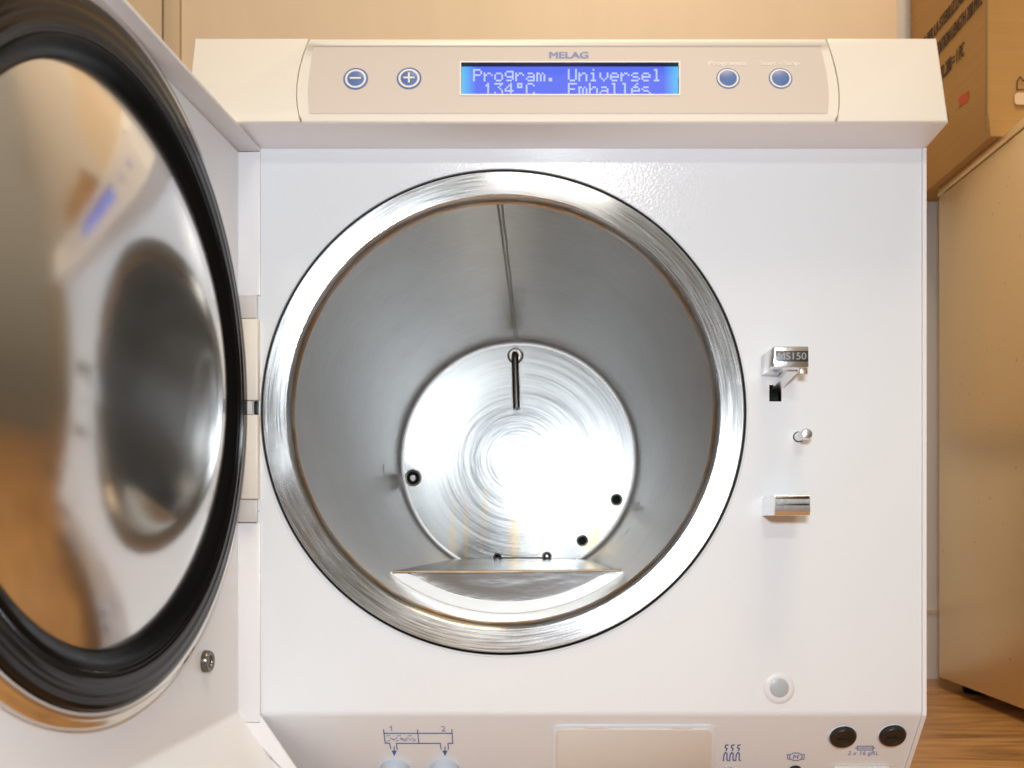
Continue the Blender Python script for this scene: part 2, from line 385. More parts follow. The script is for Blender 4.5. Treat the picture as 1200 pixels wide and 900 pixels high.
# ---------------------------------------------------------------- setting: wall and worktop
WALLY = 0.63; FLOORZ = -0.193
wall = box('wall', -1.6, 1.6, WALLY, WALLY+0.1, FLOORZ-0.04, 1.6, M['wallpaint']); wall['kind'] = 'structure'
ZJ = -0.1095                                            # pale joint between the splash tiles and the wall
tag(box('tile_trim', -1.6, 1.6, WALLY-0.003, WALLY-0.0002, ZJ-0.0016, ZJ+0.0016, mat('cream_joint', (0.80, 0.66, 0.44), 0.4)), 'thin cream trim strip along the wall above the worktop', 'trim')
top = box('worktop', -1.6, 1.6, -0.9, WALLY-0.0005, FLOORZ-0.038, FLOORZ, M['wood'], bev=0.002); top['kind'] = 'structure'

# beige cupboard high on the wall behind the machine
cup = thing('wall_cupboard', (-0.1, WALLY, 0.12), 'beige laminate cupboard on the wall above and behind the white machine', 'cupboard')
CY = WALLY-0.02
def wx(px, y): return (px-PX)/F*(y+D)
box('door_panel', wx(212, CY), wx(1052, CY), CY, WALLY-0.001, 0.10, 1.0, M['cup'], cup, bev=0.0015)
box('side_trim', wx(191.5, CY-0.004), wx(209.5, CY-0.004), CY-0.004, WALLY-0.001, 0.10, 1.0, M['cup_dark'], cup, bev=0.001)
box('side_panel', -1.2, wx(189.5, CY), CY, WALLY-0.001, 0.10, 1.0, M['cup_dark'], cup, bev=0.0015)

# ---------------------------------------------------------------- brushed metal cabinet at the right
SBX, SB0, SB1, SBT = 0.466, 0.20, 0.563, 0.388
sb = thing('metal_cabinet', (0.62, 0.4, FLOORZ), 'tall brushed metal cabinet with warm sheen standing on the worktop at the right', 'cabinet')
box('cabinet_body', SBX, 0.80, SB0, SB1, -0.180, SBT-0.010, M['steelbox'], sb, bev=0.0015)
box('cabinet_top', SBX-0.0012, 0.802, SB0-0.001, SB1+0.001, SBT-0.009, SBT, M['steelbox'], sb, bev=0.0015)
for fx, fy in ((SBX+0.03, SB0+0.03), (SBX+0.03, SB1-0.03), (0.77, SB0+0.03), (0.77, SB1-0.03)):
    lathe('rubber_foot', [(0, -0.0065), (0.014, -0.0065), (0.016, 0.0062), (0, 0.0062)], M['rubbermatt'], sb, n=24, loc=(fx, fy, -0.1864), rot=Matrix.Rotation(math.radians(90), 3, 'X'))

# ---------------------------------------------------------------- cardboard carton on the cabinet
BX, BY0, BY1, BZ0, BZ1 = 0.4497, 0.408, 0.604, SBT+0.0008, 0.72
ct = thing('cardboard_box', (0.58, 0.5, BZ0), 'brown cardboard carton with dark printed lettering on top of the metal cabinet', 'box')
bm = bmesh.new()
n = 10; X1 = 0.76
def cp(x, y, z): return bm.verts.new((x, y, z))
bm_box(bm, BX, X1, BY0, BY1, BZ0, BZ1)
bmesh.ops.subdivide_edges(bm, edges=list(bm.edges), cuts=9, use_grid_fill=True)
for v in bm.verts:                                     # soft crushed lower edge
    if v.co.z < BZ0+0.04 and v.co.z > BZ0+0.001 and v.co.x < BX+0.001: v.co.x -= 0.0012*math.sin(v.co.y*60)
    if v.co.z <= BZ0+0.001 and v.co.x < BX+0.001: v.co.x += 0.006; 
    if v.co.z <= BZ0+0.001 and v.co.y < BY0+0.001: v.co.y += 0.002
    if v.co.y < BY0+0.001 and v.co.z > BZ0+0.02: v.co.y += 0.0015*math.sin(v.co.x*40)
from_bm('carton_body', bm, M['card'], ct)
LEFTF = Plane((BX-0.0002, 0, 0), (0, 0, 1), (-1, 0, 0))
# corner fold line of the carton: a flap edge proud of the left face
box('corner_flap', BX-0.0004, BX+0.0014, BY0-0.0024, BY0-0.0002, BZ0+0.004, BZ1, M['cardcore'], ct, bev=0.0006)
FRONTC = Plane((0, BY0, 0), (0, 0, 1), (0, -1, 0))
def ctext(body, px, py, hm, wm, bold=0.03):
    o = LEFTF.at(px, py, 0.0008)
    return text('lettering', body, o, LEFTF.rot(), hm, M['ink'], ct, wm, 0.0, fat=0.0006)
ctext('ROTOLO ACCOPPIATO PER LA STERILIZZAZIONE LUNGHEZZA 200 MT', 1110, 18, 0.0135, 0.34)
ctext('STERILIZATION LENGTH 200 MTL', 1117, 37, 0.0145, 0.140)
ctext('2 x MTL.200 = 1 PC', 1111, 78, 0.0150, 0.082)
patch('red_sticker_mark', [(1124.5, 114), (1135.5, 106.5), (1135.5, 118), (1124.5, 125.5)], LEFTF, M['red'], ct, 0.0009)
strokes('carton_symbol', [[(1098, 149), (1110, 134), (1110, 141), (1098, 156)], [(1103, 147), (1103, 140)], [(1099.5, 143), (1107, 137)]], 1.2, LEFTF, M['ink'], ct, 0.0009)
strokes('carton_symbol', [[(1191, 106), (1191, 96), (1194.5, 91), (1198, 96), (1202, 91), (1206, 96), (1206, 106), (1191, 106)]], 1.3, FRONTC, M['ink'], ct, 0.0018)
patch('pale_sticker', rrect(1188, 109.5, 1215, 123.5, 4), FRONTC, M['palelabel'], ct, 0.0019)

# ================================================================ the steam steriliser
AC = thing('steam_steriliser', (0.016, 0.24, FLOORZ), 'white tabletop steam steriliser with round steel chamber, its door swung open to the left', 'steriliser')
CX, CZ = -0.0205, 0.0645
LX, RX = -0.1925, 0.2245

# body: closed casing, side sheets show as a pale rim round the front
bm = bmesh.new()
prof = [(0.0025, ZT), (0.0025, ZB), (0.0465, -0.176), (0.49, -0.176), (0.49, 0.268), (0.0025, 0.268)]
def extr_x(bm, prof, x0, x1):
    a = [bm.verts.new((x0, y, z)) for y, z in prof]; b = [bm.verts.new((x1, y, z)) for y, z in prof]
    m_ = len(prof); bm.faces.new(a); bm.faces.new(b[::-1])
    for i in range(m_): bm.faces.new((a[i], b[i], b[(i+1) % m_], a[(i+1) % m_]))
for x0, x1 in ((LX-0.0025, LX-0.0002), (RX+0.0002, RX+0.0025)):
    extr_x(bm, [(-0.0010, ZT-0.0002), (-0.0010, ZB-0.0006), (0.0435, -0.1765), (0.492, -0.1765), (0.492, 0.268), (0.0040, 0.268), (0.0040, ZT-0.0002)], x0, x1)
extr_x(bm, [(0.003, 0.2655), (0.490, 0.2655), (0.490, 0.268), (0.003, 0.268)], LX, RX)
extr_x(bm, [(0.487, -0.176), (0.490, -0.176), (0.490, 0.265), (0.487, 0.265)], LX, RX)
extr_x(bm, [(0.048, -0.176), (0.486, -0.176), (0.486, -0.1735), (0.048, -0.1735)], LX, RX)
body = from_bm('body_shell', bm, M['side'], AC, smooth=25)
for fx in (LX+0.04, RX-0.04):
    for fy in (0.09, 0.44):
        lathe('foot', [(0, -0.008), (0.016, -0.008), (0.018, 0.0078), (0, 0.0078)], M['rubbermatt'], AC, n=24, loc=(fx, fy, -0.185), rot=Matrix.Rotation(math.radians(90), 3, 'X'))

# front panel: flat sheet with a soft fold into the sloping service panel
T = 0.0016
fold = [(0, ZT-0.0003)]
R0 = 0.007; a35 = math.atan(k)
for i in range(7):
    a = a35*i/6; off = R0*math.tan(a35/2)
    fold.append((R0*(1-math.cos(a)), ZB+off-R0*math.sin(a)))
end = (0.0445*0+k*(0.176-0.1125)*1.0, -0.176)
fold.append(end)
bm = bmesh.new(); m_ = len(fold)
outer = fold; inner = [(y+T, z) for y, z in fold]
extr_x(bm, outer+inner[::-1], LX, RX)
panel = from_bm('front_panel', bm, M['enamel'], AC, smooth=0)
bm = bmesh.new(); lathe_bm(bm, [(0, -0.02), (0.1424, -0.02), (0.1424, 0.02), (0, 0.02)], 256)
cyl = from_bm('c', bm, None, loc=(CX, 0, CZ))
sh0 = FRONT.at(901.5, 451); sh1 = FRONT.at(916, 470.5)
sq = box('c2', sh0.x, sh1.x, -0.02, 0.02, sh1.z, sh0.z, None)
cut(panel, [cyl, sq])
# rolled lip round the opening
lathe('opening_lip', [(0.1424, 0.0012), (0.1424, -0.0002), (0.1427, -0.0006), (0.1432, -0.0006), (0.1436, -0.0001)], M['enamel'], AC, n=256, loc=(CX, 0, CZ))
box('latch_slot', sh0.x-0.001, sh1.x+0.001, 0.012, 0.013, sh1.z-0.001, sh0.z+0.001, M['dark'], AC)

# chamber: flange > lip, tarnish; barrel > weld; end plate > ports
lathe('gap_shade_ring', [(0.1385, 0.006), (0.1500, 0.006)], M['dark'], AC, n=128, loc=(CX, 0, CZ))  # near-black ring, stands in for the shade deep in the flange gap
fl = lathe('chamber_flange', [(0.1408, 0.006), (0.1408, -0.0008), (0.1402, -0.0014), (0.1276, -0.0014), (0.1272, -0.0013)], M['flange'], AC, n=256, loc=(CX, 0, CZ))
lathe('flange_inner_bevel', [(0.1272, -0.0013), (0.1266, -0.0008), (0.1257, 0.0006), (0.1251, 0.0022)], M['flange'], fl, n=256, loc=(CX, 0, CZ))
bm = bmesh.new(); lathe_bm(bm, [(0.1251, 0.0022), (0.1247, 0.0034), (0.1241, 0.0044), (0.1235, 0.0052)], 256)
for v in bm.verts:
    a = math.atan2(v.co.z, v.co.x); j = 1+0.0016*math.sin(a*37)*math.sin(a*11)+0.0012*math.sin(a*83+1)
    if abs(v.co.y-0.0034) < 1e-5: v.co.x *= j; v.co.z *= j
from_bm('tarnished_edge', bm, M['brown'], fl, loc=(CX, 0, CZ))
RB, LB, FR = 0.1235, 0.4357, 0.005
prof = [(RB, 0.0052), (RB, 0.05), (RB, 0.12), (RB, 0.2), (RB, 0.3), (RB, LB-FR)]
for i in range(1, 9):
    a = math.radians(90*i/8); prof.append((RB-FR+FR*math.cos(a), LB-FR+FR*math.sin(a)*0.999))
barrel = lathe('chamber_barrel', prof[:6], M['wall'], AC, n=256, loc=(CX, 0, CZ))
lathe('barrel_knuckle', prof[5:], M['knuckle'], barrel, n=256, loc=(CX, 0, CZ))
# shallow tool marks (spot welds) on the barrel wall
for ang, yy, rr in ((-24, 0.335, 0.0075), (187, 0.33, 0.006), (-36, 0.30, 0.005)):
    a = math.radians(ang); nrm = Vector((-math.cos(a), 0, -math.sin(a)))
    p = Vector((CX, yy, CZ))-nrm*(RB-0.0006)
    rotm = nrm.to_track_quat('-Y', 'Z').to_matrix()
    lathe('spot_weld', [(0, 0.0003), (rr*0.6, 0.0001), (rr*0.9, 0.0009)], M['wall'], barrel, n=32, loc=p, rot=rotm)
# longitudinal weld seam at the top: two fine beads
bm = bmesh.new(); nn = 160
for sgn, off in ((-1, -0.0011), (1, 0.0011)):
    rows = []
    for i in range(nn+1):
        y = 0.0056+(LB-FR-0.0056)*i/nn
        wob = 0.00006*math.sin(i*0.9)+0.00012*math.sin(i*0.21+sgn)
        a = math.pi/2+(off+wob+0.0022)/RB; w = (0.0009+0.0002*math.sin(i*1.7+sgn))/RB
        row = []
        for kx, hh in ((-1, 0.0002), (-0.5, -0.0004), (0, -0.0007), (0.5, -0.0004), (1, 0.0002)):
            r = RB+hh; row.append(bm.verts.new((r*math.cos(a+kx*w), y, r*math.sin(a+kx*w))))
        rows.append(row)
    for r0, r1 in zip(rows, rows[1:]):
        for q in range(4): bm.faces.new((r0[q], r0[q+1], r1[q+1], r1[q]))
from_bm('weld_seam', bm, M['weld'], barrel, loc=(CX, 0, CZ))
# end plate
EP = Plane((0, LB, 0), (0, 0, 1), (0, -1, 0))
bm = bmesh.new(); lathe_bm(bm, [(0, 0), (RB-FR, 0), (RB-FR+0.003, 0.004), (RB-FR, 0.008), (0, 0.008)], 256)
ep = from_bm('end_plate', bm, M['disc'], AC, loc=(CX, LB, CZ))
holes = [(484, 560, 7.5), (722.5, 585.5, 5.2), (682.5, 633.5, 5.0), (583, 653, 3.6), (641, 652, 4.2)]
cs = []
for hx, hy, hr in holes:
    bm = bmesh.new(); r = hr*EP.scale(hx, hy); lathe_bm(bm, [(0, -0.02), (r, -0.02), (r, 0.02), (0, 0.02)], 32)
    cs.append(from_bm('c', bm, None, loc=EP.at(hx, hy)))
cut(ep, cs)
for hx, hy, hr in holes:
    s_ = EP.scale(hx, hy)
    pt = lathe('port', [(hr*s_*0.98, 0.007), (hr*s_*0.98, -0.0008), (hr*s_*1.12, -0.0014), (hr*s_*1.32, -0.0006), (hr*s_*1.36, 0.0004)], M['weld'], ep, n=40, loc=EP.at(hx, hy))
    lathe('port_bore', [(0, 0.0075), (hr*s_*0.97, 0.0075), (hr*s_*0.97, 0.0005)], M['dark'], ep, n=32, loc=EP.at(hx, hy))
# drain streaks under the ports
m = M['streak'] = mat('rust_streak', (0.46, 0.34, 0.17), 0.4, 0.8)
lathe('valve_stem', [(0, -0.004), (0.0030, -0.004), (0.0034, 0.006)], M['tube'], ep, n=24, loc=EP.at(484.5, 560.5))
for sx_, sy_ in ((641, 652.5), (641, 660), (583, 655)):
    lathe('screw_head', [(0, -0.0030), (0.0016, -0.0028), (0.0022, -0.0015), (0.0022, 0.003)], M['chrome'], ep, n=20, loc=EP.at(sx_, sy_))
# bent thermometer tube at the top of the end plate
P0 = EP.at(604, 417); bm = bmesh.new()
pts = [P0+Vector((0, 0.002, 0)), P0+Vector((0, -0.008, 0))]
for i in range(1, 7):
    a = math.radians(90*i/6); pts.append(P0+Vector((0, -0.008-0.006*math.sin(a), -0.006*(1-math.cos(a)))))
pts.append(P0+Vector((0.0016, -0.016, -0.056)))
tube_bm(bm, pts, 0.0036, 20)
from_bm('sensor_tube', bm, M['tube'], ep)
lathe('tube_collar', [(0.0036, -0.003), (0.0062, -0.0028), (0.0085, 0.0002)], M['weld'], ep, n=32, loc=P0)

# ---------------------------------------------------------------- control panel
Zb, Zt = 0.2216, 0.2737
def face_y(z): return -0.0313+0.2246*(z-Zb)
def ctrl_piece(name, polyxz, proud, m, parent, bev):
    bm = bmesh.new(); a = []; b = []
    for x, z in polyxz:
        a.append(bm.verts.new((x, face_y(z)-proud, z)))
        zz = z-0.0022 if z < Zb+0.004 else z-0.0004
        b.append(bm.verts.new((x, 0.0015, zz)))
    n_ = len(a); bm.faces.new(a); bm.faces.new(b[::-1])
    for i in range(n_): bm.faces.new((a[i], b[i], b[(i+1) % n_], a[(i+1) % n_]))
    es = [e for e in bm.edges if (e.verts[0] in a and e.verts[1] in a) or ((e.verts[0] in a) != (e.verts[1] in a) and abs(e.verts[0].co.x-e.verts[1].co.x) < 1e-6 and False)]
    if bev: bmesh.ops.bevel(bm, geom=es, offset=bev, segments=4, affect='EDGES', profile=0.5)
    return from_bm(name, bm, m, parent, smooth=40)
def fx(px, py): p = FACE.at(px, py); return (p.x, p.z)
def arc_x(t, x_top, x_bot, bow):       # boundary curve between casing and end cap, t 0 top .. 1 bottom
    return x_top+(x_bot-x_top)*(1-(1-t)**2)+bow*0
nb = 12
def lag(t, pts):
    return sum(y*math.prod((t-u)/(x-u) for u, _ in pts if u != x) for x, y in pts)
Lc = [(fx(lag(i/nb, [(0, 362.5), (0.35, 351.5), (0.62, 347.8), (1, 352.5)]), 46+95*i/nb)[0], Zt-(Zt-Zb)*i/nb) for i in range(nb+1)]
Rc = [(fx(lag(i/nb, [(0, 968), (0.38, 979), (0.66, 983), (1, 980)]), 46+95*i/nb)[0], Zt-(Zt-Zb)*i/nb) for i in range(nb+1)]
g = 0.00022
XL, XR = -0.1945, 0.2262
casing = ctrl_piece('control_panel', [(x+g, z) for x, z in Lc][::-1]+[(x-g, z) for x, z in Rc], 0.0, M['cream'], AC, 0.0012)
capL = ctrl_piece('end_cap', [(XL, Zt), (XL-0.0008, Zb)]+[(x-g, z) for x, z in Lc][::-1], 0.0006, M['cream'], casing, 0.0012)
capR = ctrl_piece('end_cap', [(x+g, z) for x, z in Rc]+[(XR+0.0008, Zb), (XR-0.001, Zt)], 0.0006, M['cream'], casing, 0.0012)
# plain plate closing the underside
prism('underside_plate', [(XL+0.001, -0.0300, Zb+0.0002), (XR-0.001, -0.0300, Zb+0.0002), (XR-0.001, 0.0010, Zb-0.0021), (XL+0.001, 0.0010, Zb-0.0021)], (0, 0, -0.0004), M['side'], casing)
# membrane
mem_poly = [(371, 54), (957, 54), (960.5, 55)]
mem_poly += [(lag(t/6, [(0, 962), (0.4, 968.5), (0.75, 971), (1, 970)]), 58+74*t/6) for t in range(7)]+[(968.5, 133), (363.5, 133)]
mem_poly += [(lag(1-t/6, [(0, 367), (0.4, 362.5), (0.75, 361), (1, 362.5)]), 132-74*t/6) for t in range(7)]+[(368, 55)]
mem = patch('membrane', mem_poly, FACE, M['membrane'], casing, 0.0004, 0.0004)
pocket = prism('c', [FACE.at(x, y, 0.01) for x, y in ((540.5, 74), (795, 74), (796, 111), (539.5, 111))], FACE.n*-0.0145, None)
pocket2 = prism('c', [FACE.at(x, y, 0.01) for x, y in ((540.5, 74), (795, 74), (796, 111), (539.5, 111))], FACE.n*-0.0145, None)
cut(mem, [pocket]); cut(casing, [pocket2])
strokes('membrane_border', [[(368, 54.6), (962, 54.6)]], 1.3, FACE, M['border'], casing, 0.0006)
# display
def fr(x0, y0, x1, y1, w, lift):
    vs = []; o_ = [(x0-w, y0-w), (x1+w, y0-w), (x1+w, y1+w), (x0-w, y1+w)]; i_ = [(x0, y0), (x1, y0), (x1, y1), (x0, y1)]
    for q in o_: vs.append(FACE.at(*q, lift))
    for q in i_: vs.append(FACE.at(*q, lift))
    for q in i_: vs.append(FACE.at(*q, lift-0.0032))
    fs = [(i, (i+1) % 4, (i+1) % 4+4, i+4) for i in range(4)]
    return vs, fs
vs, fs = fr(540.5, 74, 795.5, 111, 1.6, 0.0007)
disp_frame = raw('display_frame', vs, fs, M['lip'], casing, smooth=0)
q4 = [(540.6, 74.1), (795.4, 74.1), (795.4, 110.9), (540.6, 110.9)]
vs = [FACE.at(*q, 0.0006) for q in q4]+[FACE.at(*q, 0.0006)-FACE.n*0.0034 for q in q4]
raw('display_sleeve', vs, [(i, (i+1) % 4, (i+1) % 4+4, i+4) for i in range(4)], M['black'], casing, smooth=0)
SCR = Plane(FACE.p-FACE.n*0.0028, FACE.v, FACE.n)
c0 = FACE.at(668, 92.5)-FACE.n*0.0028
hw, hh = 127.6*FACE.scale(668, 92), 18.8*FACE.vscale(668, 92)
me_scr = raw('display_screen', [(-hw, 0, -hh), (hw, 0, -hh), (hw, 0, hh), (-hw, 0, hh)], [(0, 1, 2, 3)], M['lcd'], casing, loc=c0, rot=FACE.rot(), smooth=0)
G = {'P': ('11110', '10001', '10001', '11110', '10000', '10000', '10000'), 'r': ('00000', '00000', '10110', '11001', '10000', '10000', '10000'),
 'o': ('00000', '00000', '01110', '10001', '10001', '10001', '01110'), 'g': ('00000', '01111', '10001', '10001', '01111', '00001', '01110'),
 'a': ('00000', '00000', '01110', '00001', '01111', '10001', '01111'), 'm': ('00000', '00000', '11010', '10101', '10101', '10101', '10101'),
 '.': ('00000', '00000', '00000', '00000', '00000', '01100', '01100'), 'U': ('10001', '10001', '10001', '10001', '10001', '10001', '01110'),
 'n': ('00000', '00000', '10110', '11001', '10001', '10001', '10001'), 'i': ('00100', '00000', '01100', '00100', '00100', '00100', '01110'),
 'v': ('00000', '00000', '10001', '10001', '10001', '01010', '00100'), 'e': ('00000', '00000', '01110', '10001', '11111', '10000', '01110'),
 's': ('00000', '00000', '01110', '10000', '01110', '00001', '11110'), 'l': ('01100', '00100', '00100', '00100', '00100', '00100', '01110'),
 '1': ('00100', '01100', '00100', '00100', '00100', '00100', '01110'), '3': ('11111', '00010', '00100', '00010', '00001', '10001', '01110'),
 '4': ('00010', '00110', '01010', '10010', '11111', '00010', '00010'), 'd': ('01110', '01010', '01110', '00000', '00000', '00000', '00000'),
 'C': ('01110', '10001', '10000', '10000', '10000', '10001', '01110'), 'E': ('11111', '10000', '10000', '11110', '10000', '10000', '11111'),
 'b': ('10000', '10000', '10110', '11001', '10001', '10001', '11110'), 'x': ('00010', '00100', '01110', '10001', '11111', '10000', '01110')}
vs, fs = [], []
for row, (line, y0) in enumerate((('Program. Universel', 81.3), (' 134dC   Emballxs', 97.6))):
    for ci, ch in enumerate(line):
        if ch == ' ': continue
        for ry, bits in enumerate(G[ch]):
            for bx_, b_ in enumerate(bits):
                if b_ == '0': continue
                x = 554.5+ci*12.33+bx_*2.12; y = y0+ry*2.08
                if y+1.9 > 111.6: continue
                b0 = len(vs)
                for q in ((x, y), (x+1.98, y), (x+1.98, y+1.92), (x, y+1.92)): vs.append(SCR.at(*q, 0.0003))
                fs.append((b0, b0+1, b0+2, b0+3))
raw('display_lettering', vs, fs, M['lcdtext'], casing, smooth=0)
ptext('logo_lettering', 'MELAG', FACE, 666.5, 65.3, 7.4, M['lilac'], casing, 45, 0.6, 0.0005)
ptext('key_lettering', 'Programm', FACE, 852, 75.5, 6.0, M['whiteprint'], casing, 43, 0.25, 0.0005)
ptext('key_lettering', 'Start - Stop', FACE, 913, 75.5, 5.6, M['whiteprint'], casing, 46, 0.25, 0.0005)
for (bx_, by_, kind) in ((417, 93, '-'), (479.5, 92.5, '+'), (853, 92.5, ''), (914.5, 92.5, '')):
    big = kind != ''
    ro, ri = (14.6, 12.3) if big else (13.8, 12.3)
    key = disc('round_key', FACE, bx_, by_, ro, M['paleblue'], casing, 0.0003, [(0, -0.0002), (1, -0.0002), (1, 0)])
    disc('key_ring', FACE, bx_, by_, ri, M['whiteprint'], casing, 0.0006, [(0, -0.0001), (1, -0.0001), (1, 0)])
    disc('key_centre', FACE, bx_, by_, 9.9 if big else 10.3, M['paleblue'], casing, 0.0008, [(0, -0.0003), (0.9, -0.0002), (1, 0)])
    if big:
        ls = [[(bx_-5.5, by_), (bx_+5.5, by_)]]
        if kind == '+': ls.append([(bx_, by_-4.8), (bx_, by_+4.8)])
        strokes('key_symbol', ls, 2.0, FACE, M['whiteprint'], casing, 0.00125)

# ---------------------------------------------------------------- latch bolts and pin on the right
def fbox(name, px0, px1, py0, py1, y_front, y_back, m, parent, bev=0.0006):   # front face given in photo pixels at its own depth
    s_ = (D+y_front)/F
    return box(name, (px0-PX)*s_, (px1-PX)*s_, y_front, y_back, (PY-py1)*s_, (PY-py0)*s_, m, parent, bev=bev)
YF = -0.031; s_ = (D+YF)/F
latch = fbox('latch_block', 906.5, 948, 405.5, 431, YF, 0.0, M['cast'], AC, 0.0009)
fbox('latch_face_plate', 909, 947, 411, 423.5, YF-0.0004, YF+0.001, M['castdark'], latch, 0.0002)
LF = Plane((0, YF-0.0004, 0), (0, 0, 1), (0, -1, 0))
ptext('latch_lettering', 'MS150', LF, 928.3, 417.3, 8.2, M['castletters'], latch, 33, 0.2, 0.0001)
A0 = FRONT.at(908, 459); A1 = Vector(((931-PX)*s_*1.01, YF+0.010, (PY-430)*s_*1.0))
dv = (A1-A0); side = Vector((0.0030, 0, 0)); upv = Vector((0, 0.0012, 0.0012))
A0 = A0+Vector((0, 0.010, 0))
prism('latch_arm', [A0-side-upv, A0+side-upv, A0+side+upv, A0-side+upv], A1-A0, M['cast'], latch)
fbox('latch_foot_plate', 938, 946.5, 431.4, 438, YF+0.004, YF+0.006, M['brown'], latch, 0.0002)
# lower striker: rounded block with ribbed front
bm = bmesh.new()
x0, x1 = (908-PX)*s_, (949.5-PX)*s_; zc = (PY-592)*s_; hz = 12.0*s_
prof = []
for i in range(13):
    a = math.radians(90-180*i/12); ca, sa = math.cos(a), math.sin(a)
    prof.append((YF+0.0030-0.0030*abs(ca)**0.35, zc+hz*math.copysign(abs(sa)**0.8, sa)))
prof += [(0.0, zc-hz), (0.0, zc+hz)]
extr_x(bm, prof, x0, x1)
strk = from_bm('striker_block', bm, M['cast'], AC, smooth=30)
for zz0, zz1 in ((581.2, 584.6), (590.0, 592.2)):
    fbox('striker_groove', 909.5, 948.5, zz0, zz1, YF-0.00025, YF+0.002, M['castdark'], strk, 0.0001)
# guide pin
PB = FRONT.at(935.5, 512)
disc('pin_collar', FRONT, 935.5, 512, 7.0, M['castdark'], AC, 0.0002, [(0, 0), (0.8, -0.0002), (1, 0.0005)])
pin = lathe('guide_pin', [(0.0026, 0.002), (0.0026, -0.010), (0.0020, -0.0115), (0.0020, -0.0145), (0.0030, -0.0155), (0.0034, -0.0175), (0.0026, -0.0198), (0, -0.0205)], M['cast'], AC, n=32, loc=PB)
# round rubber button lower right
bt = disc('round_buffer', FRONT, 913, 806.5, 18.5, M['button_rim'], AC, 0.0, [(0, -0.0008), (0.7, -0.0008), (0.9, -0.0007), (1, 0.0)])
disc('buffer_core', FRONT, 913, 806, 12.0, M['button_core'], bt, 0.0008, [(0, -0.0004), (0.8, -0.0004), (1, 0.0002)])

# ---------------------------------------------------------------- sloping service panel
SL = SLOPE
lp = prism('label_plate', [SL.at(x, y, 0.0016) for x, y in rrect(651, 852.5, 834, 930, 6)], SL.n*-0.0012, M['labelgrey'], AC, bev=0.0004)
pr = prism('label_plate_lip', [SL.at(x, y, 0.0010) for x, y in rrect(647, 848.5, 838.5, 935, 8)], SL.n*-0.0009, M['enamel'], AC, bev=0.0003)
for x in (700, 798):
    strokes('lip_notch', [[(x-12, 850.8), (x+12, 850.8)]], 2.0, SL, M['lip'], pr, 0.0014)
# drain diagram
bl = [[(449.5, 855), (451.5, 870.5), (456.5, 870.5), (458, 877)], [(450.5, 859), (530, 859)], [(465.5, 877.5), (464.5, 870.8), (516, 870.8), (517, 877.5)],
      [(525.5, 877.5), (525, 870.8), (530.5, 870.8), (529.5, 854.5)], [(489.2, 855), (491, 871)]]
strokes('diagram_print', bl, 1.1, SL, M['blue'], AC, 0.0003)
strokes('diagram_print', [[(453+i*4.2, 862+(i % 3)*2.2), (457+i*4.2, 861.5+((i*2) % 3)*2.6)] for i in range(8)]+[[(454+i*5, 868-(i % 2)*3), (457+i*5, 867)] for i in range(7)], 0.8, SL, M['lilac'], AC, 0.0003)
for ax_ in (462, 521.5):
    strokes('arrow_print', [[(ax_, 875), (ax_, 881)]], 1.2, SL, M['blue'], AC, 0.0003)
    patch('arrow_print', [(ax_-3, 879.5), (ax_+3, 879.5), (ax_+0.2, 885.5), (ax_-0.2, 885.5)], SL, M['blue'], AC)
strokes('number_print', [[(456.8, 852.2), (458.6, 850.8), (459, 856)]], 0.9, SL, M['lilac'], AC, 0.0003)
ptext('number_print', '2', SL, 519.5, 853.5, 6, M['lilac'], AC, 5, 0)
# drain couplings
for x in (463.5, 521):
    cpl = disc('drain_coupling', SL, x, 901.5, 17.5, M['coupling'], AC, 0.0, [(0.62, -0.002), (0.66, -0.0062), (0.82, -0.0066), (0.94, -0.0055), (1.0, 0)])
    disc('coupling_socket', SL, x, 900.5, 10.8, M['castdark'], cpl, 0.0050, [(0, 0.002), (0.8, 0.0), (1, -0.0004)])
# heater and motor symbols
hs = []
for i in range(3):
    x = 847.5+i*7.2
    hs.append([(x, 891), (x+1, 884), (x+2.8, 881.3), (x+4.5, 883), (x+4.2, 890), (x+5.6, 891)])
    hs.append([(x+5.5, 872.5), (x+3, 873), (x+2.2, 875.5), (x+4.5, 877), (x+3.4, 879)])
strokes('heater_print', hs, 1.3, SL, M['blue'], AC, 0.0003)
el = [(932.5+7.5*math.cos(t/16*2*math.pi), 886.5+4.6*math.sin(t/16*2*math.pi)) for t in range(17)]
strokes('motor_print', [el, [(925, 883.5), (922.5, 884), (923, 889), (925.5, 889.5)], [(940, 883.5), (942.5, 884), (942, 889), (939.5, 889.5)]], 1.0, SL, M['lilac'], AC, 0.0003)
ptext('motor_print', 'M', SL, 932.5, 886.6, 4.5, M['lilac'], AC, 6, 0.2)
disc('black_knob', SL, 931.5, 902, 7.5, M['black'], AC, 0.0, [(0, -0.003), (0.8, -0.003), (1, 0)])
disc('heater_lamp', SL, 853, 902, 6.0, M['greyplastic'], AC, 0.0, [(0, -0.002), (0.8, -0.0015), (1, 0)])
